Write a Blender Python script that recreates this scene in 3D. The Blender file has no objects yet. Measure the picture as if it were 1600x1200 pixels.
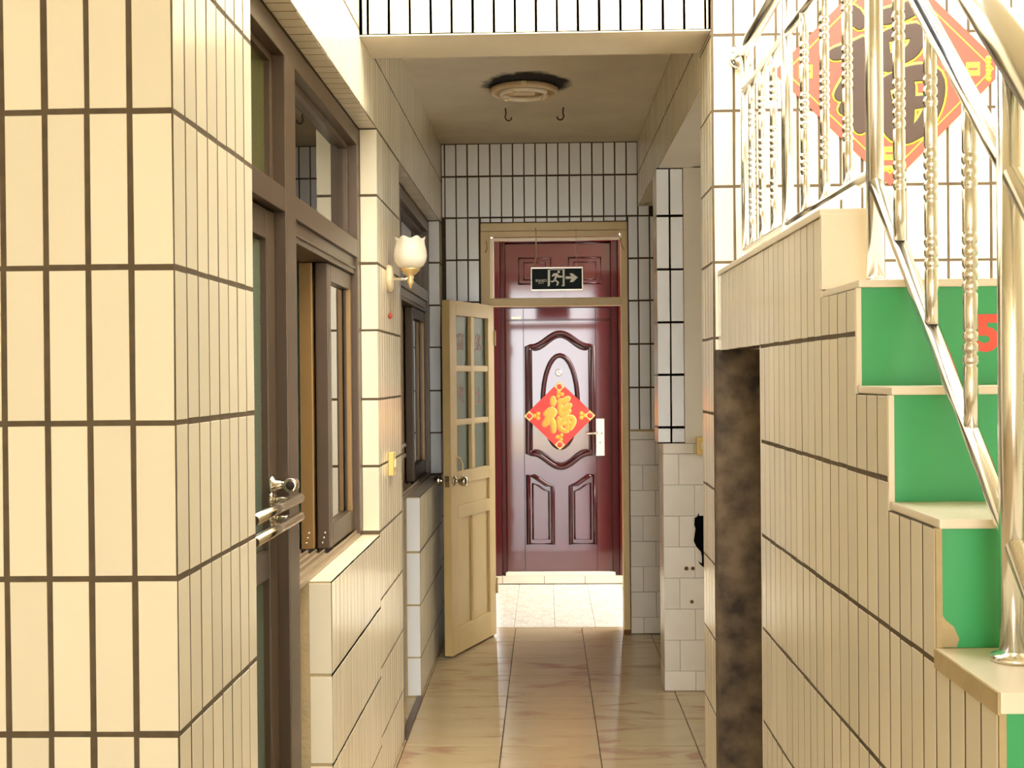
import bpy, bmesh, math, random
from mathutils import Vector, Matrix
random.seed(7)
S = bpy.context.scene
COL = S.collection
# ---------------------------------------------------------------- camera, world, sun, exposure
F = 1900.0
cam_d = bpy.data.cameras.new('camera')
cam_d.sensor_width = 36.0
cam_d.lens = F/1600*36.0
cam_d.clip_start = 0.05
cam = bpy.data.objects.new('camera', cam_d)
COL.objects.link(cam)
Rm = (Matrix.Rotation(math.atan(52/F), 4, 'Z') @ Matrix.Rotation(math.pi/2 - 12/F, 4, 'X') @ Matrix.Rotation(-0.009, 4, 'Z'))
cam.matrix_world = Matrix.Translation((0, 0, 1.52)) @ Rm
S.camera = cam
S.view_settings.view_transform = 'Standard'
S.view_settings.look = 'None'
S.view_settings.gamma = 1.0
S.view_settings.use_curve_mapping = False
S.view_settings.exposure = 1.85
w = bpy.data.worlds.new('sky'); S.world = w; w.use_nodes = True
bg = w.node_tree.nodes['Background']
bg.inputs[0].default_value = (0.95, 0.98, 1.0, 1)
bg.inputs[1].default_value = 3.7
sd = bpy.data.lights.new('sun', 'SUN'); sd.energy = 2.2; sd.angle = math.radians(55); sd.color = (1.0, 0.80, 0.50)
sun = bpy.data.objects.new('sun', sd); COL.objects.link(sun)
sun.rotation_euler = Vector((-0.42, 0.34, -0.84)).to_track_quat('-Z', 'Y').to_euler()

# ---------------------------------------------------------------- materials
def new_mat(name):
    m = bpy.data.materials.new(name); m.use_nodes = True
    return m, m.node_tree.nodes, m.node_tree.links, m.node_tree.nodes['Principled BSDF']
def pbr(name, col, rough=0.5, metal=0.0, coat=0.0, var=0.0, noise=0.0, nscale=6.0, dark=None, bump=0.0, bscale=40.0, spec=0.5, coat_ior=1.5):
    m, N, L, B = new_mat(name)
    B.inputs['Roughness'].default_value = rough
    B.inputs['Metallic'].default_value = metal
    B.inputs['Coat Weight'].default_value = coat
    B.inputs['Coat Roughness'].default_value = 0.07
    B.inputs['Coat IOR'].default_value = coat_ior
    B.inputs['Specular IOR Level'].default_value = spec
    c = (*col, 1)
    B.inputs['Base Color'].default_value = c
    out = None
    if noise > 0 or bump > 0:
        tc = N.new('ShaderNodeTexCoord'); 
    if noise > 0:
        tx = N.new('ShaderNodeTexNoise'); tx.inputs['Scale'].default_value = nscale; tx.inputs['Detail'].default_value = 6
        L.new(tc.outputs['Object'], tx.inputs['Vector'])
        rp = N.new('ShaderNodeValToRGB'); rp.color_ramp.elements[0].position = 0.35; rp.color_ramp.elements[1].position = 0.7
        L.new(tx.outputs[0], rp.inputs[0])
        mx = N.new('ShaderNodeMix'); mx.data_type = 'RGBA'
        d = dark or tuple(v*0.7 for v in col)
        mx.inputs['A'].default_value = c; mx.inputs['B'].default_value = (*d, 1)
        ml = N.new('ShaderNodeMath'); ml.operation = 'MULTIPLY'; ml.inputs[1].default_value = noise
        L.new(rp.outputs[0], ml.inputs[0]); L.new(ml.outputs[0], mx.inputs['Factor'])
        out = mx.outputs['Result']; L.new(out, B.inputs['Base Color'])
    if var > 0:
        oi = N.new('ShaderNodeObjectInfo'); hs = N.new('ShaderNodeHueSaturation')
        mr = N.new('ShaderNodeMapRange'); mr.inputs['To Min'].default_value = 1-var; mr.inputs['To Max'].default_value = 1+var*0.4
        L.new(oi.outputs['Random'], mr.inputs['Value']); L.new(mr.outputs[0], hs.inputs['Value'])
        if out: L.new(out, hs.inputs['Color'])
        else: hs.inputs['Color'].default_value = c
        L.new(hs.outputs[0], B.inputs['Base Color'])
    if bump > 0:
        t2 = N.new('ShaderNodeTexNoise'); t2.inputs['Scale'].default_value = bscale; t2.inputs['Detail'].default_value = 4
        L.new(tc.outputs['Object'], t2.inputs['Vector'])
        bp = N.new('ShaderNodeBump'); bp.inputs['Strength'].default_value = bump; bp.inputs['Distance'].default_value = 0.01
        L.new(t2.outputs[0], bp.inputs['Height']); L.new(bp.outputs[0], B.inputs['Normal'])
    return m
def glass(name, tint, rough=0.0, body=0.0, bodycol=(0.5, 0.6, 0.5), ior=1.9):
    """thin pane: tinted transparency, a mirror layer by fresnel, and for frosted panes a diffuse/translucent body"""
    m, N, L, B = new_mat(name)
    out = N['Material Output']; N.remove(B)
    tr = N.new('ShaderNodeBsdfTransparent'); tr.inputs[0].default_value = (*tint, 1)
    gl = N.new('ShaderNodeBsdfGlossy'); gl.inputs['Roughness'].default_value = rough; gl.inputs[0].default_value = (1, 1, 1, 1)
    fr = N.new('ShaderNodeFresnel'); fr.inputs[0].default_value = ior
    src = tr.outputs[0]
    if body > 0:
        df = N.new('ShaderNodeBsdfDiffuse'); df.inputs[0].default_value = (*bodycol, 1)
        tl = N.new('ShaderNodeBsdfTranslucent'); tl.inputs[0].default_value = (*bodycol, 1)
        m0 = N.new('ShaderNodeMixShader'); m0.inputs[0].default_value = 0.45
        L.new(df.outputs[0], m0.inputs[1]); L.new(tl.outputs[0], m0.inputs[2])
        m1 = N.new('ShaderNodeMixShader'); m1.inputs[0].default_value = body
        L.new(src, m1.inputs[1]); L.new(m0.outputs[0], m1.inputs[2]); src = m1.outputs[0]
    mx = N.new('ShaderNodeMixShader')
    L.new(fr.outputs[0], mx.inputs[0]); L.new(src, mx.inputs[1]); L.new(gl.outputs[0], mx.inputs[2])
    L.new(mx.outputs[0], out.inputs[0])
    return m
TILE = (0.78, 0.695, 0.515)
M = {}
M['tile'] = pbr('glazed_tile_warm_lit', TILE, 0.16, var=0.07)  # near tile, warm bounce light mixed into its yellower colour
M['tile_cool_lit'] = pbr('glazed_tile_cool_lit', (0.91, 0.905, 0.885), 0.16, var=0.07)  # same tile, whiter copy with the corridor's cool light in its colour
M['dusty_tile'] = pbr('dusty_sill_tile', (0.36, 0.31, 0.25), 0.6, var=0.1)
M['ochre'] = pbr('ochre_warm_bounce', (0.80, 0.73, 0.54), 0.8)  # unseen hall walls, ochre picked to bounce warm light forward
M['tile_sq'] = pbr('square_white_tile', (0.83, 0.76, 0.64), 0.22, var=0.08, noise=0.35, nscale=5, dark=(0.66, 0.57, 0.45))
M['grout'] = pbr('dark_brown_grout', (0.068, 0.046, 0.023), 0.9, noise=0.6, nscale=30, dark=(0.03, 0.02, 0.01))
M['grout_front'] = pbr('brown_grout', (0.115, 0.080, 0.042), 0.9, noise=0.6, nscale=30, dark=(0.06, 0.04, 0.02))
M['thin_grout'] = pbr('grey_grout', (0.30, 0.25, 0.19), 0.9)
M['plaster'] = pbr('cream_plaster', (0.72, 0.64, 0.50), 0.85, noise=0.4, nscale=3, dark=(0.60, 0.52, 0.38), bump=0.15, bscale=25)
M['mortar'] = pbr('raw_mortar', (0.50, 0.38, 0.20), 0.9, noise=0.5, nscale=14, bump=0.4, bscale=50)
M['bronze'] = pbr('bronze_aluminium', (0.100, 0.066, 0.041), 0.36, metal=0.35, noise=0.3, nscale=8)
M['sunlit_gold_bronze'] = pbr('sunlit_golden_bronze', (0.26, 0.15, 0.05), 0.38, metal=0.35)  # back sash bronze with sunlight put into its colour; gold beads share it
M['track'] = pbr('window_track', (0.34, 0.26, 0.17), 0.4, metal=0.4)
M['dark'] = pbr('dark_brush', (0.015, 0.012, 0.01), 0.9)
M['steel'] = pbr('stainless_steel', (0.90, 0.885, 0.85), 0.17, metal=1.0)
M['chrome'] = pbr('worn_chrome', (0.66, 0.60, 0.50), 0.2, metal=1.0)
M['pane'] = glass('clear_pane', (0.55, 0.60, 0.50))
M['frost'] = glass('olive_frosted_pane', (0.5, 0.55, 0.35), 0.06, 0.9, (0.13, 0.135, 0.045))
M['frost_green'] = glass('green_frosted_pane', (0.5, 0.62, 0.52), 0.12, 0.85, (0.20, 0.27, 0.19))
M['teal_frost'] = glass('teal_frosted_pane', (0.4, 0.5, 0.45), 0.25, 0.92, (0.13, 0.20, 0.155), 1.25)
M['teal'] = pbr('teal_curtain', (0.35, 0.55, 0.52), 0.8)
M['cream'] = pbr('cream_door_paint', (0.66, 0.48, 0.21), 0.42, noise=0.35, nscale=4, dark=(0.52, 0.36, 0.14))
M['white_paint'] = pbr('white_paint', (0.85, 0.80, 0.68), 0.5)
M['red'] = pbr('burgundy_lacquer', (0.085, 0.0040, 0.0065), 0.30, coat=1.0, noise=0.3, nscale=5, dark=(0.060, 0.0025, 0.004), coat_ior=1.62, bump=0.12, bscale=3.5, spec=0.15)
M['red_moulding'] = pbr('dark_burgundy_lacquer', (0.050, 0.002, 0.0035), 0.25, coat=0.6, spec=0.2)
M['marble'] = pbr('cream_marble', (0.80, 0.69, 0.52), 0.3, noise=0.35, nscale=3, dark=(0.74, 0.62, 0.46))
M['green'] = pbr('green_riser_sheet', (0.040, 0.36, 0.115), 0.35, noise=0.3, nscale=4, dark=(0.03, 0.30, 0.09))
M['redprint'] = pbr('red_print', (0.80, 0.09, 0.05), 0.5)
M['redpaper'] = pbr('red_paper', (0.82, 0.05, 0.045), 0.45, noise=0.3, nscale=8, dark=(0.85, 0.12, 0.08))
M['gold'] = pbr('gold_print', (0.78, 0.42, 0.06), 0.4)
M['palegold'] = pbr('pale_gold_print', (0.88, 0.58, 0.20), 0.4)
M['yellow'] = pbr('yellow_print', (0.72, 0.52, 0.05), 0.5)
M['coral'] = pbr('coral_paper', (0.62, 0.080, 0.050), 0.55)
M['ink'] = pbr('dark_brown_print', (0.060, 0.034, 0.022), 0.6)
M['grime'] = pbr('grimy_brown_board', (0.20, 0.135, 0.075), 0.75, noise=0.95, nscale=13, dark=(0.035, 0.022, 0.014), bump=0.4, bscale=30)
M['black'] = pbr('black', (0.004, 0.004, 0.004), 0.9, spec=0.0)
M['lampglass'] = pbr('opal_glass', (0.90, 0.82, 0.66), 0.25, noise=0.25, nscale=12, dark=(0.80, 0.66, 0.44))
M['brass'] = pbr('pale_brass', (0.80, 0.58, 0.26), 0.32, metal=0.55)
M['ivory'] = pbr('ivory_plastic', (0.82, 0.68, 0.42), 0.4)
M['yellow_plastic'] = pbr('yellowed_plastic', (0.72, 0.50, 0.15), 0.4)
M['ceil_plastic'] = pbr('aged_white_plastic', (0.74, 0.56, 0.34), 0.4)
M['iron'] = pbr('rusty_iron', (0.035, 0.02, 0.012), 0.6, metal=0.3)
M['sign'] = pbr('dark_sign_panel', (0.008, 0.016, 0.014), 0.6, spec=0.2)
M['signwhite'] = pbr('pale_sign_print', (0.92, 0.88, 0.74), 0.5)
M['alu'] = pbr('pale_aluminium', (0.75, 0.68, 0.58), 0.35, metal=0.6)
M['wire'] = pbr('tan_cord', (0.42, 0.26, 0.12), 0.6)
M['redcharm'] = pbr('red_charm', (0.42, 0.05, 0.02), 0.5)
M['char'] = pbr('faded_red_paint', (0.22, 0.06, 0.04), 0.6)
M['rust'] = pbr('rust_stain', (0.16, 0.07, 0.02), 0.9)
def floor_mat():
    m, N, L, B = new_mat('tan_marbled_floor_tile')
    B.inputs['Roughness'].default_value = 0.24
    tc = N.new('ShaderNodeTexCoord'); oi = N.new('ShaderNodeObjectInfo')
    mp = N.new('ShaderNodeMapping'); mp.inputs['Scale'].default_value = (2.2, 6.0, 1)
    cmb = N.new('ShaderNodeVectorMath'); cmb.operation = 'SCALE'; cmb.inputs[0].default_value = (13, 7, 5)
    L.new(oi.outputs['Random'], cmb.inputs['Scale'])
    ad = N.new('ShaderNodeVectorMath'); ad.operation = 'ADD'
    L.new(tc.outputs['Object'], ad.inputs[0]); L.new(cmb.outputs[0], ad.inputs[1]); L.new(ad.outputs[0], mp.inputs[0])
    tx = N.new('ShaderNodeTexNoise'); tx.inputs['Scale'].default_value = 1.4; tx.inputs['Detail'].default_value = 5; tx.inputs['Distortion'].default_value = 0.8
    L.new(mp.outputs[0], tx.inputs['Vector'])
    rp = N.new('ShaderNodeValToRGB')
    e = rp.color_ramp.elements
    e[0].position = 0.30; e[0].color = (0.45, 0.345, 0.20, 1)
    e[1].position = 0.68; e[1].color = (0.33, 0.195, 0.115, 1)
    x = e.new(0.56); x.color = (0.42, 0.315, 0.175, 1)
    L.new(tx.outputs[0], rp.inputs[0]); L.new(rp.outputs[0], B.inputs['Base Color'])
    return m
M['floor'] = floor_mat()
def yard_mat():
    m, N, L, B = new_mat('patterned_white_floor_tile')
    B.inputs['Roughness'].default_value = 0.35
    tc = N.new('ShaderNodeTexCoord')
    wv = N.new('ShaderNodeTexVoronoi'); wv.inputs['Scale'].default_value = 38
    L.new(tc.outputs['Object'], wv.inputs['Vector'])
    rp = N.new('ShaderNodeValToRGB')
    rp.color_ramp.elements[0].position = 0.2; rp.color_ramp.elements[0].color = (0.86, 0.83, 0.76, 1)
    rp.color_ramp.elements[1].position = 0.7; rp.color_ramp.elements[1].color = (0.62, 0.58, 0.50, 1)
    L.new(wv.outputs['Distance'], rp.inputs[0]); L.new(rp.outputs[0], B.inputs['Base Color'])
    return m
M['yard'] = yard_mat()
def ceiling_mat():
    """plaster with a soot stain burnt into it around the old lamp (world position through object coordinates)"""
    m, N, L, B = new_mat('stained_ceiling_plaster')
    B.inputs['Roughness'].default_value = 0.9
    g = N.new('ShaderNodeNewGeometry'); sp = N.new('ShaderNodeVectorMath'); sp.operation = 'SUBTRACT'; sp.inputs[1].default_value = (-0.075, 5.70, 2.89)
    L.new(g.outputs['Position'], sp.inputs[0])
    sc = N.new('ShaderNodeVectorMath'); sc.operation = 'MULTIPLY'; sc.inputs[1].default_value = (1/0.200, 1/0.215, 0)
    L.new(sp.outputs[0], sc.inputs[0])
    ln = N.new('ShaderNodeVectorMath'); ln.operation = 'LENGTH'; L.new(sc.outputs[0], ln.inputs[0])
    tx = N.new('ShaderNodeTexNoise'); tx.inputs['Scale'].default_value = 14; tx.inputs['Detail'].default_value = 4
    L.new(g.outputs['Position'], tx.inputs['Vector'])
    a = N.new('ShaderNodeMath'); a.operation = 'MULTIPLY_ADD'; a.inputs[1].default_value = 0.5; 
    L.new(tx.outputs[0], a.inputs[0]); L.new(ln.outputs['Value'], a.inputs[2])
    rp = N.new('ShaderNodeValToRGB')
    rp.color_ramp.elements[0].position = 0.98; rp.color_ramp.elements[0].color = (0.012, 0.011, 0.010, 1)
    rp.color_ramp.elements[1].position = 1.30; rp.color_ramp.elements[1].color = (0.72, 0.64, 0.50, 1)
    x = rp.color_ramp.elements.new(1.0)
    mr = N.new('ShaderNodeMath'); mr.operation = 'MULTIPLY'; mr.inputs[1].default_value = 0.7
    L.new(a.outputs[0], mr.inputs[0])
    rp.color_ramp.elements.remove(x)
    rp.color_ramp.elements[0].position = 0.80; rp.color_ramp.elements[1].position = 0.93
    L.new(mr.outputs[0], rp.inputs[0])
    t2 = N.new('ShaderNodeTexNoise'); t2.inputs['Scale'].default_value = 3.0; t2.inputs['Detail'].default_value = 5
    L.new(g.outputs['Position'], t2.inputs['Vector'])
    hs = N.new('ShaderNodeHueSaturation')
    m2 = N.new('ShaderNodeMapRange'); m2.inputs['From Min'].default_value = 0.3; m2.inputs['From Max'].default_value = 0.7; m2.inputs['To Min'].default_value = 0.9; m2.inputs['To Max'].default_value = 1.08
    L.new(t2.outputs[0], m2.inputs['Value']); L.new(m2.outputs[0], hs.inputs['Value']); L.new(rp.outputs[0], hs.inputs['Color'])
    L.new(hs.outputs[0], B.inputs['Base Color'])
    return m
M['ceiling'] = ceiling_mat()

# ---------------------------------------------------------------- builders
ORG = {}
class MB:
    """collects shapes (world coordinates, or local coordinates sent through matrix T) into one mesh object"""
    def __init__(self, T=None):
        self.bm = bmesh.new(); self.T = T
    def box(self, x0, x1, y0, y1, z0, z1, bev=0.0):
        b = bmesh.new()
        bmesh.ops.create_cube(b, size=1.0)
        for v in b.verts:
            v.co = Vector(((x0+x1)/2+v.co.x*(x1-x0), (y0+y1)/2+v.co.y*(y1-y0), (z0+z1)/2+v.co.z*(z1-z0)))
        if bev > 0:
            bmesh.ops.bevel(b, geom=b.edges[:], offset=bev, segments=2, profile=0.7, affect='EDGES')
        return self.merge(b)
    def merge(self, b):
        me = bpy.data.meshes.new('tmp'); b.to_mesh(me); b.free()
        self.bm.from_mesh(me); bpy.data.meshes.remove(me)
        return self
    def tube(self, pts, r, seg=12, closed=False, caps=True):
        pts = [Vector(p) for p in pts]; n = len(pts)
        rr = r if isinstance(r, (list, tuple)) else [r]*n
        rings = []
        ref = None
        for i, p in enumerate(pts):
            if closed: t = (pts[(i+1) % n]-pts[i-1]).normalized()
            else: t = (pts[min(i+1, n-1)]-pts[max(i-1, 0)]).normalized()
            if ref is None:
                ref = Vector((0, 0, 1)) if abs(t.z) < 0.9 else Vector((1, 0, 0))
            u = (ref - t*ref.dot(t))
            if u.length < 1e-4: u = t.orthogonal()
            u.normalize(); v = t.cross(u); ref = u
            rings.append([self.bm.verts.new(p+(u*math.cos(a)+v*math.sin(a))*rr[i]) for a in [2*math.pi*k/seg for k in range(seg)]])
        m = n if closed else n-1
        for i in range(m):
            A, B = rings[i], rings[(i+1) % n]
            for k in range(seg):
                self.bm.faces.new((A[k], A[(k+1) % seg], B[(k+1) % seg], B[k])).smooth = True
        if caps and not closed:
            self.bm.faces.new(rings[0][::-1]); self.bm.faces.new(rings[-1])
        return self
    def lathe(self, prof, origin, axis=(0, 0, 1), seg=20, wave=None):
        ax = Vector(axis).normalized(); u = ax.orthogonal().normalized(); v = ax.cross(u); o = Vector(origin)
        rings = []
        for (r, h) in prof:
            ring = []
            for k in range(seg):
                a = 2*math.pi*k/seg
                r2, h2 = (r, h) if wave is None else wave(r, h, a)
                ring.append(self.bm.verts.new(o+ax*h2+(u*math.cos(a)+v*math.sin(a))*max(r2, 1e-5)))
            rings.append(ring)
        for A, B in zip(rings, rings[1:]):
            for k in range(seg):
                self.bm.faces.new((A[k], A[(k+1) % seg], B[(k+1) % seg], B[k])).smooth = True
        if prof[0][0] > 1e-4: self.bm.faces.new(rings[0][::-1])
        if prof[-1][0] > 1e-4: self.bm.faces.new(rings[-1])
        return self
    def prism(self, poly, O, U, V, depth):
        """polygon (u,v) list, extruded by depth along U x V"""
        O, U, V = Vector(O), Vector(U), Vector(V); Nn = U.cross(V).normalized()
        b = bmesh.new()
        vs = [b.verts.new(O+U*p[0]+V*p[1]) for p in poly]
        f = b.faces.new(vs)
        r = bmesh.ops.extrude_face_region(b, geom=[f])
        for e in r['geom']:
            if isinstance(e, bmesh.types.BMVert): e.co += Nn*depth
        bmesh.ops.recalc_face_normals(b, faces=b.faces[:])
        return self.merge(b)
    def build(self, name, mat, parent=None, kind=None, label=None, cat=None, group=None):
        bm = self.bm
        if self.T is not None: bmesh.ops.transform(bm, matrix=self.T, verts=bm.verts[:])
        lo = Vector([min(v.co[i] for v in bm.verts) for i in range(3)]); hi = Vector([max(v.co[i] for v in bm.verts) for i in range(3)])
        c = (lo+hi)/2
        if parent is None: c.z = lo.z
        bmesh.ops.translate(bm, vec=-c, verts=bm.verts[:])
        me = bpy.data.meshes.new(name); bm.to_mesh(me); bm.free()
        me.materials.append(mat)
        return place(name, me, c, parent, kind, label, cat, group)
def props(o, kind=None, label=None, cat=None, group=None):
    if kind: o['kind'] = kind
    if label: o['label'] = label
    if cat: o['category'] = cat
    if group: o['group'] = group
    return o
def place(name, me, c, parent=None, kind=None, label=None, cat=None, group=None):
    o = bpy.data.objects.new(name, me); COL.objects.link(o)
    c = Vector(c)
    if parent is not None:
        o.parent = parent; o.location = c-ORG[parent]
    else: o.location = c
    ORG[o] = c
    return props(o, kind, label, cat, group)
def thing(name, loc, label, cat, group=None, kind=None):
    o = bpy.data.objects.new(name, None); COL.objects.link(o); o.empty_display_size = 0.05
    o.location = loc; ORG[o] = Vector(loc)
    return props(o, kind, label, cat, group)
def box(name, x0, x1, y0, y1, z0, z1, mat, parent=None, bev=0.0, **k):
    return MB().box(x0, x1, y0, y1, z0, z1, bev).build(name, mat, parent, **k)
TM = {}
def tile_mesh(w, h, t, mat):
    k = (round(w, 3), round(h, 3), t, mat.name)
    if k not in TM:
        w, h = k[0]/2, k[1]/2; c = min(0.0008, w*0.3, h*0.3)
        vs = []
        for (a, b, z) in ((w, h, -t), (w, h, -c), (w-c, h-c, 0)):
            vs += [(-a, -b, z), (a, -b, z), (a, b, z), (-a, b, z)]
        fs = [(8, 9, 10, 11)]
        for r in (0, 4):
            for i in range(4):
                j = (i+1) % 4
                fs.append((r+i, r+j, r+4+j, r+4+i))
        me = bpy.data.meshes.new('tile'); me.from_pydata(vs, [], fs); me.materials.append(mat); TM[k] = me
    return TM[k]
def tiles(parent, O, Nn, cols, rows, mat=None, V=(0, 0, 1), jit=1.0, skip=None, T=0.006, name='tile'):
    """one object per tile on the plane through O with normal Nn; cols / rows are (start, end) along U / V measured from O"""
    mat = mat or M['tile']
    Nn = Vector(Nn); V = Vector(V); U = V.cross(Nn)
    B = Matrix((U, V, Nn)).transposed()
    O = Vector(O)
    for ci, (u0, u1) in enumerate(cols):
        for ri, (v0, v1) in enumerate(rows):
            if skip and skip(u0, u1, v0, v1): continue
            if u1-u0 < 0.004 or v1-v0 < 0.004: continue
            me = tile_mesh(u1-u0, v1-v0, T, mat)
            c = O+U*((u0+u1)/2+random.uniform(-1, 1)*0.0008*jit)+V*((v0+v1)/2+random.uniform(-1, 1)*0.0008*jit)+Nn*(random.uniform(-1, 0)*0.0004*jit)
            o = place(name, me, c, parent)
            R = Matrix.Rotation(random.gauss(0, 0.0022)*jit, 3, Nn) @ Matrix.Rotation(random.gauss(0, 0.0022)*jit, 3, V) @ Matrix.Rotation(random.gauss(0, 0.0015)*jit, 3, U)
            o.rotation_mode = 'QUATERNION'; o.rotation_quaternion = (R @ B).to_quaternion()
def spans(a, b, n, joint=0.009):
    p = (b-a)/n
    return [(a+i*p+joint/2, a+(i+1)*p-joint/2) for i in range(n)]
def pitch(a, b, p, joint=0.009, phase=None):
    """tiles of pitch p between a and b, joints at phase + k p, cut at both ends"""
    ph = a if phase is None else phase
    k = math.floor((a-ph)/p+1e-6); out = []
    while ph+k*p < b-1e-6:
        s, e = max(a, ph+k*p)+joint/2, min(b, ph+(k+1)*p)-joint/2
        if e-s > 0.006: out.append((s, e))
        k += 1
    return out
def from_joints(js, joint=0.009):
    return [(a+joint/2, b-joint/2) for a, b in zip(js, js[1:])]
R = 0.0011      # how far the grout lies behind the tile faces

def text_mesh(body, size, extrude=0.0004, offset=0.0, mirror=False):
    cu = bpy.data.curves.new('text', 'FONT'); cu.body = body; cu.size = size; cu.extrude = extrude; cu.offset = offset
    cu.align_x = 'CENTER'; cu.align_y = 'CENTER'; cu.resolution_u = 3
    o = bpy.data.objects.new('text', cu); COL.objects.link(o)
    dg = bpy.context.evaluated_depsgraph_get(); dg.update()
    me = bpy.data.meshes.new_from_object(o.evaluated_get(dg))
    bpy.data.objects.remove(o); bpy.data.curves.remove(cu)
    b = bmesh.new(); b.from_mesh(me); bpy.data.meshes.remove(me)
    if b.verts:
        lo = Vector([min(v.co[i] for v in b.verts) for i in range(3)]); hi = Vector([max(v.co[i] for v in b.verts) for i in range(3)])
        bmesh.ops.translate(b, vec=-(lo+hi)/2, verts=b.verts[:])
    if mirror:
        for v in b.verts: v.co.x *= -1
        bmesh.ops.reverse_faces(b, faces=b.faces[:])
    return b
def text(name, body, size, c, U, V, mat, parent, offset=0.0, mirror=False, extrude=0.0004, sx=1.0, **k):
    b = text_mesh(body, size, extrude, offset, mirror)
    U, V = Vector(U), Vector(V); Nn = U.cross(V)
    for v in b.verts: v.co = Vector(c)+U*v.co.x*sx+V*v.co.y+Nn*v.co.z
    mb = MB(); mb.merge(b)
    return mb.build(name, mat, parent, **k)

# ---------------------------------------------------------------- layout numbers (metres; camera at x=0 y=0 z=1.52, corridor along +y)
XL = -0.602; XR = 0.55; XS = 0.568
YF = 4.00; YB = 4.28; YE = 7.15
ZC = 2.89; ZB = 2.645; ZL = 2.42; ZH = 2.517; ZS = 0.952
def st(n, *a, **k):
    return box(n, *a, kind='structure', **k)

# ---------------------------------------------------------------- floor
floor = st('floor', -3.2, 3.0, -6.0, 7.36, -0.12, -0.004, M['grout'])
rows_f = pitch(1.9, 7.36, 0.392, 0.007, 4.988)
tiles(floor, (0, 0, 0), (0, 0, 1), [(-0.992+0.4*k+0.0016, -0.592+0.4*k-0.0022) for k in range(0, 5)], rows_f, M['floor'], V=(0, 1, 0), jit=0.35, T=0.008)
tiles(floor, (0, 0, 0), (0, 0, 1), [(-2.592, -0.994), (1.01, 2.6)], [(1.9, 7.3)], M['floor'], V=(0, 1, 0), jit=0, T=0.008)
tiles(floor, (0, 0, 0), (0, 0, 1), [(-2.6, 2.6)], [(-5.99, 1.895)], M['floor'], V=(0, 1, 0), jit=0, T=0.008)
yard = st('floor_yard', -1.4, 3.0, 7.36, 9.2, -0.12, -0.008, M['thin_grout'])
tiles(yard, (0, 0, -0.004), (0, 0, 1), [(-1.19+0.247*k+0.0015, -0.943+0.247*k-0.0015) for k in range(0, 10)], pitch(7.37, 8.90, 0.50, 0.003, 7.87), M['yard'], V=(0, 1, 0), jit=0.4, T=0.008)

# ---------------------------------------------------------------- left side masonry
PR = pitch(0.0, 3.6, 0.2545, 0.0095, 0.940-0.2545*4)          # rows on the near pillar
Y0, Y1 = 1.966, 2.505
p = st('wall_left_pillar', -2.6, XL-R, Y0+R, Y1-R, 0, 4.4, M['grout_front'])
tiles(p, (0, Y0, 0), (0, -1, 0), [(XL-0.0705*(k+1)+0.0045, XL-0.0705*k-(0.0018 if k == 0 else 0.0055)) for k in range(0, 7)], PR)
tiles(p, (XL, 0, 0), (1, 0, 0), spans(Y0+0.002, Y1, 8, 0.0085), PR)
ROWL = from_joints([0.0, 0.186, 0.436, 0.688, ZS-0.002])
def low_wall(name, ya, yb, em=None):
    p = st(name, -0.80, XL-R, ya+R, yb, 0, ZS-R, M['mortar'])
    MB().box(XL-0.004, XL-R, ya+R, yb, 0, ZS-R).build('joint_bed', M['grout_front'], p)
    n = round((yb-ya)/0.068)
    tiles(p, (XL, 0, 0), (1, 0, 0), spans(ya+0.001, yb, n, 0.0085), ROWL)
    tiles(p, (0, ya, 0), (0, -1, 0), [(XL-0.064, XL-0.0015)], ROWL, em)
    tiles(p, (0, 0, ZS), (0, 0, 1), [(XL-0.063, XL-0.002)], spans(ya+0.001, yb, n, 0.006), M['dusty_tile'] if em else None, V=(0, 1, 0))
    return p
def pier(name, ya, yb, rows, em=None):
    p = st(name, -0.80, XL-R, ya+R, yb-R, 0, ZL, M['grout_front'])
    n = max(1, round((yb-ya)/0.068))
    tiles(p, (XL, 0, 0), (1, 0, 0), spans(ya+0.001, yb, n, 0.0085), rows)
    tiles(p, (0, ya, 0), (0, -1, 0), [(XL-0.062, XL-0.0015)], [r for r in rows if r[1] > ZS+0.05], em)
    return p
PIER_ROWS = from_joints([0.0, 0.215, 0.466, 0.713, 0.961, 1.199, 1.4415, 1.691, 1.933, 2.178, ZL])
YA0, YA1, YB0, YB1 = 3.383, 4.385, 5.76, 6.99
YD2 = 5.067
low_wall('wall_left_sill', YA0, YA1)
low_wall('wall_left_sill', YB0, YB1, M['tile_cool_lit'])
pier('wall_left_pier', YA1, YD2, PIER_ROWS)
pier('wall_left_pier', YB1, YE+0.12, PIER_ROWS, M['tile_cool_lit'])
# lintel over both openings
lint = st('wall_left_lintel', -0.80, XL-R, Y1, YE+0.12, ZL+R, 4.4, M['grout_front'])
tiles(lint, (XL, 0, 0), (1, 0, 0), pitch(Y1, YE, 0.068, 0.0085), from_joints([ZL+0.002, 2.668, ZC+0.03]), skip=lambda u0, u1, v0, v1: False)
tiles(lint, (XL, 0, 0), (1, 0, 0), pitch(Y1, YF, 0.068, 0.0085), from_joints([ZC+0.03, 3.17, 3.42]))
for (a, b) in ((Y1, YA1), (YD2, YB1)):
    tiles(lint, (0, 0, ZL), (0, 0, -1), [(-(XL-0.002), -(XL-0.063))], spans(a, b, round((b-a)/0.066), 0.007), V=(0, 1, 0), skip=None)

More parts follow.
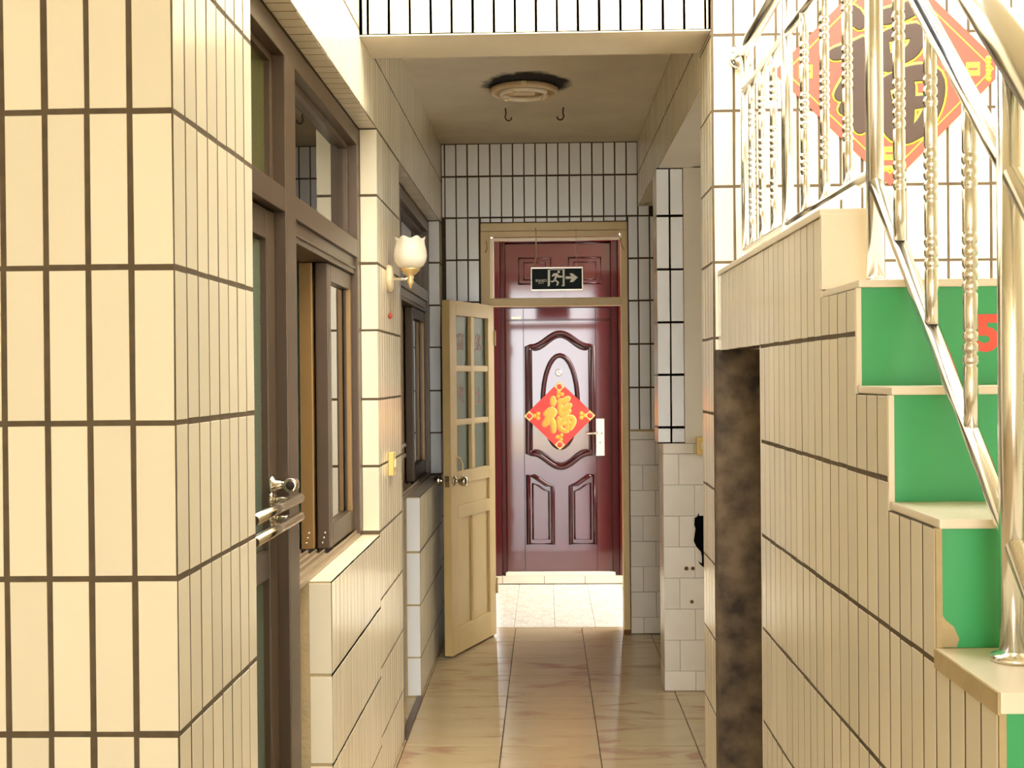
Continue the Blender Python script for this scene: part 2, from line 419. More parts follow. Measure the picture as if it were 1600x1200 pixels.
# ---------------------------------------------------------------- beam across the corridor mouth, corridor ceiling
beam = st('wall_beam', XL, XR, YF+R, YB, ZB, 4.4, M['plaster'])
MB().box(XL, XR, YF+0.003, YF+R, ZB+0.004, 4.4).build('joint_bed', M['grout_front'], beam)
tiles(beam, (0, YF, 0), (0, -1, 0), pitch(XL+0.006, XR-0.002, 0.0692, 0.0085, XL+0.028), from_joints([ZB+0.002, 2.885, 3.135, 3.39]))
st('ceiling', -0.75, XR+0.02, YB, YE+0.12, ZC, ZC+0.15, M['ceiling'])

# ---------------------------------------------------------------- right side: pilaster, bright stair wall, header, passage
WR = from_joints([2.629-0.2475*8, 2.629-0.2475*7, 2.629-0.2475*6, 2.629-0.2475*5, 2.629-0.2475*4, 2.629-0.2475*3, 2.629-0.2475*2, 2.629-0.2475, 2.629, 2.8765, 3.124, 3.37, 3.62])
WRP = [(0.004, 0.149)]+from_joints([2.629-0.2475*k for k in range(10, -1, -1)]+[ZB])
pil = st('wall_right_pilaster', XR+R, 2.6, YF+R, YB, 0, 4.4, M['grout_front'])
tiles(pil, (0, YF, 0), (0, -1, 0), pitch(XR+0.001, 1.66, 0.0692, 0.0085, XR+0.001+0.004), WR[3:], skip=lambda u0, u1, v0, v1: v1 < 1.60 or (u0 > XS+0.12 and v1 < 1.70))
tiles(pil, (XR, 0, 0), (-1, 0, 0), [(-b, -a) for (a, b) in spans(YF+0.001, YB, 4, 0.0085)], WRP)
hd = st('wall_right_header', XR+R, XR+0.16, YB, YE, ZH, ZC, M['grout'])
tiles(hd, (XR, 0, 0), (-1, 0, 0), [(-b, -a) for (a, b) in pitch(YB, YE, 0.068, 0.0085)], from_joints([ZH, 2.697, ZC]))
box('soffit', XR+0.0, XR+0.16, YB, YE, ZH-0.006, ZH, M['plaster'], hd)
st('ceiling_passage', XR+0.161, 2.6, YB, YE, ZH, ZH+0.12, M['plaster'])
YPR = 5.85
pr = MB(); pr.box(0.540+R, 2.6, YPR+R, YPR+0.2, 1.19, ZH-0.006); pr.box(0.5625, 2.6, YPR+R, YPR+0.2, 0, 1.19)
pr = pr.build('wall_right_pier', M['thin_grout'], kind='structure')
box('plaster_face', 0.668, 2.6, YPR-0.002, YPR+R, 1.192, ZH-0.006, M['plaster'], pr)
MB().box(0.541, 0.668, YPR+0.003, YPR+R, 1.192, ZH-0.006).build('joint_bed', M['grout'], pr)
tiles(pr, (0, YPR, 0), (0, -1, 0), [(0.5405, 0.5985), (0.6065, 0.6655)], from_joints([1.192, 1.268, 1.52, 1.772, 2.026, 2.282, ZH-0.006], 0.011), M['tile_cool_lit'])
SQ = [1.19-0.049, 1.141-0.149*1, 1.141-0.149*2, 1.141-0.149*3, 1.141-0.149*4, 1.141-0.149*5, 1.141-0.149*6, 1.141-0.149*7]
SQ = [(0.004, 1.141-0.149*7-0.001)]+[(1.141-0.149*(k+1)+0.0012, 1.141-0.149*k-0.0012) for k in range(6, -1, -1)]
def square_tiles(parent, O, Nn, a, b, flip=False):
    tiles(parent, O, Nn, pitch(a, b, 0.148, 0.0024), [(1.1425, 1.190)], M['tile_sq'], jit=0.4)
    for k, r in enumerate(SQ):
        ph = a+(0.074 if (k % 2 == (1 if flip else 0)) else 0.0)
        tiles(parent, O, Nn, pitch(a, b, 0.148, 0.0024, ph), [r], M['tile_sq'], jit=0.4)
square_tiles(pr, (0, YPR-0.004, 0), (0, -1, 0), 0.562, 1.30, True)
square_tiles(pr, (0.5610, 0, 0), (-1, 0, 0), -(YPR+0.2), -(YPR-0.002))
tiles(pr, (0.540, 0, 0), (-1, 0, 0), [(-b, -a) for (a, b) in spans(YPR+0.001, YPR+0.2, 3, 0.0085)], from_joints([1.192, 1.268, 1.52, 1.772, 2.026, 2.282, ZH-0.008], 0.009))
wp = MB(); wp.box(2.5, 2.6, YB, 4.75, 0, ZH); wp.box(2.5, 2.6, 5.35, YE, 0, ZH); wp.box(2.5, 2.6, 4.75, 5.35, 0, 1.0); wp.box(2.5, 2.6, 4.75, 5.35, 1.75, ZH)
wp.build('wall_passage', M['plaster'], kind='structure')  # unseen opening in this wall is added so sky light brightens the corridor

# ---------------------------------------------------------------- end wall with the inner doorway
DX0, DX1, DZ = -0.374, 0.488, 2.415
ER = from_joints([1.195, 1.448, 1.703, 1.958, 2.206, 2.454, 2.697, ZC], 0.010)
ew = MB()
ew.box(-0.80, DX0, YE+R, YE+0.15, 0, 3.3); ew.box(DX1, 2.6, YE+R, YE+0.15, 0, 3.3); ew.box(DX0, DX1, YE+R, YE+0.15, DZ, 3.3)
ew = ew.build('wall_end', M['grout'], kind='structure')
EC = pitch(XL, 1.10, 0.0666, 0.008, -0.578)
def skip_end(u0, u1, v0, v1):
    return False
WT = M['tile_cool_lit']
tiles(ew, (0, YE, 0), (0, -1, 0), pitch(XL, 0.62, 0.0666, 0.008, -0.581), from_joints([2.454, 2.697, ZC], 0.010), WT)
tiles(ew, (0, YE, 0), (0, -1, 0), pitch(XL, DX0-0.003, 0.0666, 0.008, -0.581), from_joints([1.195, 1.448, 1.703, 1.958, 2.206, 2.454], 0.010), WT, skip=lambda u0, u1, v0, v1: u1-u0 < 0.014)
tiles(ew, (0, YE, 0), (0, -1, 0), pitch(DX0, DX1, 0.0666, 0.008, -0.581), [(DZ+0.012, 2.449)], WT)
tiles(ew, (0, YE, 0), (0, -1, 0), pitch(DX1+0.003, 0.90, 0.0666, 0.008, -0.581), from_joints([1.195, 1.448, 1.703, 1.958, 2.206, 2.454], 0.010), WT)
square_tiles(ew, (0, YE-0.003, 0), (0, -1, 0), XL+0.002, DX0-0.003)
square_tiles(ew, (0, YE-0.003, 0), (0, -1, 0), DX1+0.004, 1.10)
box('wainscot_edge', DX1+0.004, 1.10, YE-0.010, YE, 1.190, 1.203, M['mortar'], ew)
box('wainscot_edge', XL, DX0-0.003, YE-0.010, YE, 1.190, 1.203, M['mortar'], ew)
box('back_plaster', -0.80, 2.6, YE+0.15, YE+0.16, 2.42, 3.3, M['tile_sq'], ew)

# ---------------------------------------------------------------- vestibule behind it, part roofed by an added unseen slab, and hall shell round the viewer
VY = 8.95
vw = MB(); vw.box(-1.5, -0.40, VY-0.02, VY+0.2, 0, 3.3); vw.box(0.595, 3.0, VY-0.02, VY+0.2, 0, 3.3); vw.box(-0.40, 0.595, VY-0.02, VY+0.2, 2.56, 3.3)
vw.build('wall_yard_end', M['tile_sq'], kind='structure')
st('wall_yard_left', -1.5, -1.4, YE+0.16, VY-0.02, 0, 3.0, M['tile_sq'])
st('wall_yard_right', 2.9, 3.0, YE+0.16, VY-0.02, 0, 2.0, M['tile_sq'])
st('ceiling_yard_shade', -1.5, 1.15, YE+0.16, VY+0.2, 3.0, 3.1, M['plaster'])  # unseen slab added to cut the skylight on door and end wall
st('wall_hall_right', 1.75, 1.9, -6.0, YF, 0, 4.4, M['ochre'])
st('wall_hall_left', -2.75, -2.6, -6.0, Y0, 0, 3.4, M['ochre'])
st('ceiling_hall', -2.75, 1.9, -6.0, 2.3, 3.3, 3.45, M['ochre'])
hb = MB(); hb.box(-2.75, -1.4, -6.15, -6.0, 0, 3.4); hb.box(1.7, 1.9, -6.15, -6.0, 0, 3.4); hb.box(-1.4, 1.7, -6.15, -6.0, 3.2, 3.4)
st('floor_street', -14, 14, -24, -6.16, -0.2, -0.02, M['plaster'])
hb.build('wall_hall_back', M['ochre'], kind='structure')
# dark rooms behind the bronze frames
st('wall_room_back', -3.2, -3.05, 2.5, YE+0.15, 0, 2.6, M['plaster'])
st('wall_room_end', -3.05, -0.8, YE-0.05, YE+0.15, 0, 2.6, M['plaster'])
st('wall_room_partition', -3.05, -0.80, 4.6, 4.75, 0, 2.6, M['plaster'])
st('ceiling_room', -3.2, -0.8, 2.4, YE+0.15, 2.6, 2.75, M['plaster'])

# ---------------------------------------------------------------- stairs
stairs = thing('staircase', (1.1, 2.0, 0), 'staircase with green numbered risers and cream marble treads rising beside the tiled stair wall', 'staircase')
SX0, SX1 = XS+0.004, 1.74
risY = [2.24, 2.035, 1.795, 1.55, 1.315, 1.08, 0.845, 0.61, 0.375]
TH = [0.014, 0.014, 0.014]+[0.027]*6
topZ = [1.69, 1.497, 1.306, 1.117, 0.93, 0.745, 0.56, 0.373, 0.187]
for i, (y, z) in enumerate(zip(risY, topZ)):
    ynext = risY[i-1] if i else YF
    zb = topZ[i+1] if i+1 < len(topZ) else 0.0
    th_ = TH[i]
    MB().box(SX0-0.004 if i > 2 else SX0, SX1, y-0.010, ynext, z-th_, z, 0.003).build('tread', M['marble'], stairs)
    if i > 2: box('tread_end', XS-0.003, SX0-0.0035, y-0.008, ynext-0.002, z-th_-0.002, z-0.001, M['mortar'], stairs)
    r = MB().box(SX0+0.005, SX1, y, y+0.006, zb, z-th_).build('riser', M['green'], stairs)
    box('riser_edge', SX0-0.003, SX0+0.006, y-0.002, y+0.007, zb, z-th_, M['mortar'] if i > 1 else M['marble'], stairs)
    if i == 0:
        text('numeral', '5', 0.088, (0.806, y-0.001, 1.591), (1, 0, 0), (0, 0, 1), M['redprint'], r, offset=0.004, sx=1.0)
        text('numeral', '8', 0.12, (0.905, y-0.001, 1.590), (1, 0, 0), (0, 0, 1), M['redprint'], r, offset=0.004)
    if i == 1:
        text('numeral', '5', 0.083, (0.815, y-0.001, 1.425), (1, 0, 0), (0, 0, 1), M['redprint'], r, offset=0.004)
    if i == 2:  # worn corner patch
        MB().prism([(0, 0), (0.022, 0), (0.026, 0.012), (0.018, 0.030), (0.006, 0.040), (0, 0.05)], (SX0+0.004, y-0.0012, zb+0.001), (1, 0, 0), (0, 0, 1), 0.001).build('worn_patch', M['mortar'], r)
    if i > 0:
        MB().box(XS+0.092, SX1, y+0.006, ynext+0.006, 0, z-th_).build('step_core', M['mortar'], stairs)
box('landing_slab', SX0+0.1, SX1, 2.246, YF, 1.60, 1.664, M['plaster'], stairs)
# stair side wall, tiles cut along the stair profile, with the closet opening
sw = MB()
def prof(y):
    if y > 2.52: return 1.842
    for yy, z, t_ in zip(risY, topZ, TH):
        if y >= yy: return z-t_-0.001
    return 0.0
edges = sorted([0.375, 0.61, 0.845, 1.08, 1.315, 1.55, 1.795, 2.035, 2.24, 2.52, 3.235, YF])
for a, b in zip(edges, edges[1:]):
    z0 = 1.60 if a >= 3.2 else 0.0
    z1 = prof((a+b)/2)
    sw.box(XS+R, XS+0.09, a+(0.008 if a < 2.6 else 0), b+(0.008 if b < 2.6 else 0), z0, z1)
sw = sw.build('wall_stair', M['grout_front'], kind='structure')
SWJ = [-0.14, 0.110, 0.357, 0.604, 0.850, 1.096, 1.343, 1.593, 1.845]
cols = []
for a, b in zip(edges, edges[1:]):
    if b < 1.2: continue
    cols += [(c, (a+b)/2) for c in spans(a, b, max(1, round((b-a)/0.0675)), 0.0075)]
for (c, mid) in cols:
    zt = prof(mid); zb = 1.597 if mid > 3.24 else 0.0
    if c[1]-c[0] < 0.016: continue
    rws = [(max(j0+0.0045, zb), min(j1-0.0045, zt-0.001)) for j0, j1 in zip(SWJ, SWJ[1:]) if j1 > zb+0.02 and j0 < zt-0.012]
    tiles(sw, (XS, 0, 0), (-1, 0, 0), [(-c[1], -c[0])], rws)
box('curb_end', XS-0.001, 0.662, 2.505, 2.522, 1.692, 1.846, M['marble'], sw, bev=0.002)
box('curb_top', XS-0.003, 0.664, 2.51, YF-0.002, 1.842, 1.858, M['marble'], sw, bev=0.003)
box('curb_core', XS+0.012, 0.660, 2.522, YF-0.002, 1.69, 1.842, M['marble'], sw)
MB().box(XS, XS+0.09, 3.228, 3.236, 0, 1.593).build('jamb_edge', M['plaster'], sw)
st('wall_closet', XR+0.003, 1.70, 3.945, YF-0.002, 0, 1.60, M['grime'])

# ---------------------------------------------------------------- stainless railing
rail = thing('stair_railing', (0.65, 2.4, 1.69), 'stainless steel stair railing with ringed balusters above the green risers', 'railing')
XB = 0.648
def sl_low(y):   # bottom rail height along the sloping part
    return 1.905-(2.40-y)*0.885
ST = M['steel']
def baluster(y, z0, z1):
    L_ = z1-z0; r = 0.0112
    prof_ = [(r, 0)]
    for (f0, nb) in ((0.24, 3), (0.50, 5), (0.78, 3)):
        h = f0*L_-nb*0.009
        prof_ += [(r, h-0.003)]
        for k in range(nb):
            b = h+k*0.018
            prof_ += [(r*0.80, b), (r*1.03, b+0.004), (r*1.10, b+0.009), (r*1.03, b+0.014), (r*0.80, b+0.0175)]
        prof_ += [(r, h+nb*0.018+0.003)]
    prof_ += [(r, L_)]
    MB().lathe(prof_, (XB, y, z0), seg=14).build('baluster', ST, rail)
def post(y, z0, z1, r=0.019, base=True):
    MB().tube([(XB, y, z0), (XB, y, z1)], r, 20).build('post', ST, rail)
    if base:
        MB().lathe([(0.030, 0), (0.031, 0.004), (0.029, 0.009), (0.020, 0.012), (0.018, 0.015)], (XB, y, z0), seg=24).build('base_flange', ST, rail)
post(2.40, 1.69, 2.61, 0.0172); post(1.71, 1.117, 1.965, 0.0178); post(3.25, 1.858, 2.565, 0.0160, False); post(3.93, 1.858, 2.555, 0.0145, False)
for y in (3.80, 3.625, 3.44, 3.035, 2.82, 2.61): baluster(y, 1.918, 2.425)
for y in (2.236, 2.056, 1.871): baluster(y, sl_low(y), sl_low(y)+0.50)
MB().tube([(XB, 2.40, 1.912), (XB, 3.93, 1.918)], 0.0125).build('lower_rail', ST, rail)
MB().tube([(XB, 2.40, 2.412), (XB, 3.93, 2.43)], 0.0125).build('middle_rail', ST, rail)
MB().tube([(XB, 2.40, sl_low(2.4)-0.01), (XB, 1.2, sl_low(1.2)-0.01)], 0.0145).build('lower_rail', ST, rail)
MB().tube([(XB, 2.40, sl_low(2.4)+0.505), (XB, 1.2, sl_low(1.2)+0.505)], 0.0145).build('middle_rail', ST, rail)
MB().tube([(XB, 3.985, 2.555), (XB, 3.93, 2.56), (XB, 2.45, 2.60)], 0.022, 16).build('handrail', ST, rail)
MB().tube([(XB, 2.45, 2.62), (XB, 1.2, 1.53)], 0.028, 18).build('handrail', ST, rail)
MB().lathe([(0.040, 0), (0.042, 0.008), (0.030, 0.016), (0.022, 0.022)], (XB, YF-0.0005, 2.555), axis=(0, -1, 0), seg=24).build('wall_flange', ST, rail)

# ---------------------------------------------------------------- bronze window and door units on the left
FX0, FX1 = -0.785, -0.665
def unit(n, y0, m0, m1, y1, s0, pull):
    win = thing('window_%d' % n, (-0.70, m1, ZS), ('near' if n == 1 else 'far')+' bronze aluminium sliding window beside the '+('first' if n == 1 else 'second')+' glass door', 'window', kind='structure')
    B = M['bronze']
    def fr(name, a, b, z0, z1, x0=FX0, x1=FX1, par=win, mat=B, bev=0.003):
        return box(name, x0, x1, a, b, z0, z1, mat, par, bev)
    fr('head_rail', y0+0.002, y1-0.002, 2.352, ZL-0.007)
    fr('jamb', y1-0.062, y1-0.002, ZS+0.001, 2.352)
    fr('mullion', m0, m1, 0.012, 2.352, x0=-0.745, x1=-0.662)
    fr('transom_bar', y0+0.002, y1-0.062, 1.948, 2.010)
    fr('sash_head', m1, y1-0.062, 1.888, 1.948, x1=-0.675)
    fr('sash_head_lip', m1, y1-0.062, 1.905, 1.915, x0=-0.68, x1=-0.670)
    fr('sill_track', m1, y1-0.062, ZS-0.002, ZS+0.012, mat=M['track'])
    for x in (-0.678, -0.706, -0.732, -0.757, -0.780):
        fr('track_ridge', m1, y1-0.062, ZS+0.012, ZS+0.024, x0=x-0.002, x1=x+0.002, mat=M['track'], bev=0)
    # fixed lights over the transom
    for (a, b, mt) in ((y0+0.06, m0, M['frost']), (m1, y1-0.062, M['pane'])):
        f = MB()
        for (p0, p1, q0, q1) in ((a, a+0.022, 2.01, 2.352), (b-0.022, b, 2.01, 2.352), (a+0.022, b-0.022, 2.01, 2.030), (a+0.022, b-0.022, 2.332, 2.352)):
            f.box(-0.735, -0.695, p0, p1, q0, q1, 0.003)
        f = f.build('fixed_light_frame', M['bronze'], win)
        box('pane', -0.717, -0.712, a+0.02, b-0.02, 2.028, 2.334, mt, f)
    # the two sashes slid together to the far half
    for (xa, xb, mt, off) in ((-0.728, -0.686, M['bronze'], 0.0), (-0.777, -0.735, M['sunlit_gold_bronze'], -0.01)):
        s = MB(); a, b = s0+off, y1-0.064
        s.box(xa, xb, a, a+0.052, ZS+0.026, 1.886, 0.004); s.box(xa, xb, b-0.052, b, ZS+0.026, 1.886, 0.004)
        s.box(xa, xb, a+0.052, b-0.052, ZS+0.026, ZS+0.10, 0.004); s.box(xa, xb, a+0.052, b-0.052, 1.83, 1.886, 0.004)
        s = s.build('sash', mt, win)
        xm = (xa+xb)/2
        box('pane', xm-0.0025, xm+0.0025, a+0.05, b-0.05, ZS+0.098, 1.832, M['pane'], s)
        box('bead', xb-0.012, xb+0.003, b-0.068, b-0.050, ZS+0.10, 1.83, M['sunlit_gold_bronze'], s, 0.002)
        box('brush_seal', xa+0.004, xb-0.004, a+0.001, a+0.05, ZS+0.012, ZS+0.026, M['dark'], s)
        for k in range(3):
            MB().lathe([(0.004, 0), (0.003, 0.0015), (0.0, 0.002)], (xm-0.004+0.004*k, a, ZS+0.045+0.016*k), axis=(0, -1, 0), seg=8).build('screw', M['chrome'], s)
    # the door leaf next to it
    d = thing('door_%d' % n, (-0.70, y0+0.2, 0), ('near' if n == 1 else 'far')+' bronze framed glass door with frosted panes in the left wall', 'door', kind='structure')
    a, b = y0+0.064, m0-0.004
    for (p0, p1) in ((a, a+0.085), (b-0.085, b)):
        box('stile', -0.735, -0.692, p0, p1, 0.02, 1.944, B, d, 0.004)
    for (q0, q1) in ((0.02, 0.14), (1.02, 1.09), (1.87, 1.944)):
        box('rail', -0.733, -0.694, a+0.085, b-0.085, q0, q1, B, d, 0.004)
    for (q0, q1) in ((0.138, 1.022), (1.088, 1.872)):
        box('pane', -0.716, -0.711, a+0.083, b-0.083, q0, q1, M['frost_green'], d)
    box('jamb', -0.745, FX1, y0+0.002, y0+0.06, 0.0, 1.948, B, d, 0.003)
    box('threshold', -0.622, -0.590, y0+0.002, m1+0.12, 0.001, 0.010, M['sunlit_gold_bronze'] if False else M['bronze'], d, 0.003)
    CH = M['chrome']
    yp = b-0.075
    if pull:
        h = MB()
        for z in (1.215, 1.168):
            h.tube([(-0.628, a+0.02, z), (-0.628, yp+0.045, z)], 0.0125, 14)
            h.tube([(-0.690, yp, z), (-0.628, yp, z)], 0.009, 12)
            h.tube([(-0.690, a+0.05, z), (-0.628, a+0.05, z)], 0.009, 12)
            h.lathe([(0.024, 0), (0.023, 0.006), (0.012, 0.012)], (-0.692, yp, z), axis=(1, 0, 0), seg=18)
        h.build('pull_bar', CH, d)
        k = MB().lathe([(0.026, 0), (0.025, 0.007), (0.013, 0.012), (0.0105, 0.03), (0.0105, 0.05)], (-0.692, yp+0.005, 1.252), axis=(1, 0, 0), seg=20)
        k.lathe([(0.010, 0.001), (0.017, 0.0), (0.0185, 0.004), (0.0185, 0.03), (0.010, 0.034), (0.0, 0.034)], (-0.640, yp-0.015, 1.252), axis=(0, 1, 0), seg=20)
        k = k.build('knob', CH, d)
        MB().lathe([(0.011, 0), (0.009, 0.001), (0, 0.001)], (-0.640, yp-0.0145, 1.252), axis=(0, -1, 0), seg=16).build('keyhole', M['iron'], k)
    else:
        h = MB()
        for z in (1.215, 1.168):
            h.tube([(-0.640, a+0.1, z), (-0.640, yp+0.04, z)], 0.0115, 12)
            h.tube([(-0.690, yp, z), (-0.640, yp, z)], 0.009, 12)
        h.build('pull_bar', CH, d)
unit(1, Y1, 3.115, 3.24, YA1, 3.84, True)
unit(2, YD2, 5.50, 5.62, YB1, 6.30, False)
# curtain edge in the room behind the near window
cb = MB(); pts = [(-0.815+0.012*math.sin(k*1.9), 3.865+0.03*k, 0) for k in range(14)]
poly = [(p[0], p[1]) for p in pts]+[(p[0]-0.004, p[1]) for p in reversed(pts)]
cb.prism(poly, (0, 0, 0.45), (1, 0, 0), (0, 1, 0), 1.5).build('curtain', M['teal'], label='pale teal curtain edge hanging in the room behind the near sliding window', cat='curtain')

# ---------------------------------------------------------------- cream door frame and open cream door
tr = thing('trim_1', (0.07, YE, 0), 'cream painted door frame with transom around the inner doorway', 'door frame', kind='structure')
CR = M['cream']
box('frame_post', DX0+0.001, DX0+0.058, YE-0.022, YE+0.10, 0.0, DZ-0.052, CR, tr, 0.004)
box('frame_post', DX1-0.038, DX1-0.001, YE-0.022, YE+0.10, 0.0, DZ-0.052, CR, tr, 0.004)
box('frame_head', DX0+0.001, DX1-0.001, YE-0.022, YE+0.10, DZ-0.052, DZ, CR, tr, 0.004)
box('head_moulding', DX0+0.004, DX1-0.004, YE-0.040, YE-0.022, DZ-0.045, DZ+0.002, CR, tr, 0.005)
box('head_moulding', DX0+0.05, DX1-0.05, YE-0.034, YE-0.022, DZ-0.080, DZ-0.046, CR, tr, 0.004)
box('transom_bar', DX0+0.055, DX1-0.037, YE-0.028, YE+0.09, 1.932, 1.978, CR, tr, 0.004)
box('inner_bead', DX0+0.058, DX0+0.076, YE+0.03, YE+0.06, 1.978, DZ-0.094, M['white_paint'], tr, 0.002)
box('inner_bead', DX0+0.058, DX1-0.038, YE+0.03, YE+0.06, DZ-0.094, DZ-0.078, M['white_paint'], tr, 0.002)
box('scuffed_foot', DX1-0.0395, DX1-0.0005, YE-0.0235, YE-0.02, 0.0, 0.030, M['rust'], tr)
MB().tube([(DX0+0.035, YE-0.027, DZ-0.10), (DX0+0.043, YE-0.030, DZ-0.14), (DX0+0.030, YE-0.027, DZ-0.17)], 0.0035, 8).build('hook', M['wire'], tr)
MB().tube([(DX1-0.045, YE-0.027, DZ-0.09), (DX1-0.035, YE-0.030, DZ-0.135), (DX1-0.020, YE-0.027, DZ-0.165)], 0.0035, 8).build('hook', M['wire'], tr)

H = Vector((-0.298, 7.120, 0)); Fp = Vector((-0.512, 6.53, 0))
dv = (Fp-H); W = dv.length; dv.normalize()
nv = Vector((dv.y, -dv.x, 0))*-1          # towards the viewer's right
if nv.x < 0: nv = -nv
T3 = Matrix(((dv.x, nv.x, 0, H.x), (dv.y, nv.y, 0, H.y), (0, 0, 1, 0), (0, 0, 0, 1)))
d3 = thing('door_3', tuple(H), 'cream wooden door with six green panes standing open into the corridor', 'door', kind='structure')
def d3b(name, u0, u1, w0, w1, z0, z1, mat=CR, bev=0.004, par=d3):
    return MB(T3).box(u0, u1, w0, w1, z0, z1, bev).build(name, mat, par)
th = 0.046
SW_ = 0.088
d3b('stile', 0, SW_, -th, 0, 0.012, 1.935); d3b('stile', W-SW_, W, -th, 0, 0.012, 1.935)
for (a, b) in ((1.855, 1.935), (0.935, 1.005), (0.745, 0.815), (0.012, 0.155)):
    d3b('rail', SW_, W-SW_, -th, 0, a, b)
um = W/2
for (a, b) in ((1.548, 1.582), (1.255, 1.288)):
    d3b('glazing_bar', SW_, W-SW_, -th+0.004, -0.003, a, b)
d3b('glazing_bar', um-0.022, um+0.022, -th+0.005, -0.002, 1.005, 1.855)
d3b('middle_stile', um-0.024, um+0.024, -th+0.002, -0.001, 0.155, 0.745)
for (ua, ub) in ((SW_, um-0.022), (um+0.022, W-SW_)):
    for (a, b) in ((1.582, 1.855), (1.288, 1.548), (1.005, 1.255)):
        d3b('pane', ua-0.004, ub+0.004, -th/2-0.002, -th/2+0.002, a-0.004, b+0.004, M['teal_frost'], 0)
    d3b('panel', ua-0.004, ub+0.004, -th+0.012, -0.014, 0.150, 0.750, CR, 0.008)
d3b('panel', SW_-0.004, W-SW_+0.004, -th+0.012, -0.012, 0.810, 0.940, CR, 0.008)
for (body, uc, zc) in (('富', (um+0.022+W-SW_)/2, 1.715), ('发', (SW_+um-0.022)/2, 1.715), ('步', (um+0.022+W-SW_)/2, 1.425), ('上', (SW_+um-0.022)/2, 1.415)):
    b = text_mesh(body, 0.105, 0.0003, 0.0, True)
    mb = MB(T3)
    for v in b.verts: v.co = Vector((uc-v.co.x, -th/2+0.0026+v.co.z, zc+v.co.y))
    mb.merge(b); mb.build('painted_character', M['char'], d3)
for sgn, w0 in ((1, 0.0), (-1, -th)):
    MB(T3).lathe([(0.030, 0), (0.029, 0.006), (0.013, 0.012), (0.011, 0.028), (0.022, 0.036), (0.027, 0.048), (0.026, 0.064), (0.020, 0.072), (0.0, 0.073)], (W-0.050, w0, 0.955), axis=(0, sgn, 0), seg=20).build('door_knob', M['chrome'], d3)
d3b('latch_plate', W-0.0005, W+0.0015, -th/2-0.013, -th/2+0.013, 0.925, 0.985, M['chrome'], 0)
MB(T3).tube([(W-0.085, 0.004, 1.085), (W-0.10, 0.012, 1.075), (W-0.125, 0.014, 1.04), (W-0.13, 0.012, 0.99), (W-0.115, 0.01, 0.965)], 0.004, 8).build('string_loop', M['ivory'], d3)
for z in (0.25, 1.70):
    MB(T3).tube([(-0.004, 0.004, z), (-0.004, 0.004, z+0.09)], 0.006, 10).build('hinge', CR, d3)

# ---------------------------------------------------------------- burgundy security door
d4 = thing('door_4', (0.08, VY, 0.06), 'glossy burgundy security door with arched and oval mouldings behind the inner doorway', 'door', kind='structure')
RD = M['red']
FXa, FXb = -0.377, 0.572
st_ = st('trim_2', -0.45, 0.60, VY-0.06, VY+0.1, 0.0, 0.058, M['thin_grout'])
tiles(st_, (0, VY-0.064, 0), (0, -1, 0), from_joints([-0.45, -0.325, -0.019, 0.278, 0.60], 0.005), [(0.003, 0.0575)], M['tile_sq'], jit=0.5)
box('door_sill', -0.30, 0.50, VY-0.062, VY+0.02, 0.058, 0.082, M['white_paint'], d4, 0.003)
box('frame_post', FXa, FXa+0.050, VY-0.055, VY+0.06, 0.058, 2.545, RD, d4, 0.008)
box('frame_post', FXa+0.050, FXa+0.088, VY-0.035, VY+0.06, 0.058, 2.53, M['red_moulding'], d4, 0.008)
box('frame_post', FXb-0.036, FXb, VY-0.055, VY+0.06, 0.058, 2.545, RD, d4, 0.008)
box('frame_post', FXb-0.088, FXb-0.036, VY-0.035, VY+0.06, 0.058, 2.53, M['red_moulding'], d4, 0.006)
box('frame_head', FXa+0.05, FXb-0.036, VY-0.055, VY+0.06, 2.50, 2.545, RD, d4, 0.008)
box('transom_panel', FXa+0.088, FXb-0.088, VY-0.005, VY+0.03, 2.06, 2.50, RD, d4, 0.004)
box('frame_rail', FXa+0.05, FXb-0.036, VY-0.03, VY+0.05, 2.02, 2.07, RD, d4, 0.006)
leaf = box('leaf', FXa+0.088, FXb-0.086, VY-0.012, VY+0.03, 0.084, 2.02, RD, d4, 0.003)
def zpx(y): return 1.52-(y-588)*VY/F
def xpx(x): return (x-852)*VY/F
def mould(pts, r=0.013, w=1.6, name='moulding', mat=None, d=VY-0.012):
    m = MB(); P = [Vector((xpx(a), d, zpx(b))) for a, b in pts]
    m.tube(P, r, 10, closed=True)
    return m.build(name, mat or M['red_moulding'], d4)
def raised(pts, t=0.008, mat=None, d=VY-0.012):
    P = [(xpx(a), zpx(b)) for a, b in pts]
    m = MB(); m.prism(P, (0, d, 0), (1, 0, 0), (0, 0, 1), t)
    return m.build('raised_panel', mat or RD, d4)
def ogee(x0, x1, ytop, ysh, ybot, ysb, n=20):
    """arched outline: shoulders at ysh, crown at ytop, foot dips from ysb to ybot"""
    pts = []
    for k in range(n+1):
        t = k/n; x = x0+(x1-x0)*t; s = abs(2*t-1)
        f = 0.5+0.5*math.cos(math.pi*min(1, max(0, (s-0.0)/0.86)))
        pts.append((x, ysh+(ytop-ysh)*f))
    for k in range(n+1):
        t = 1-k/n; x = x0+(x1-x0)*t; s = abs(2*t-1)
        f = 0.5+0.5*math.cos(math.pi*min(1, s/0.86))
        pts.append((x, ysb+(ybot-ysb)*f))
    return pts
mould(ogee(824, 927, 521, 542, 731, 709), 0.019)
mould(ogee(830, 921, 527, 547, 725, 704), 0.009)
oval = [(875+27*math.cos(a), 628+72*math.sin(a)) for a in [2*math.pi*k/32 for k in range(32)]]
mould(oval, 0.018)
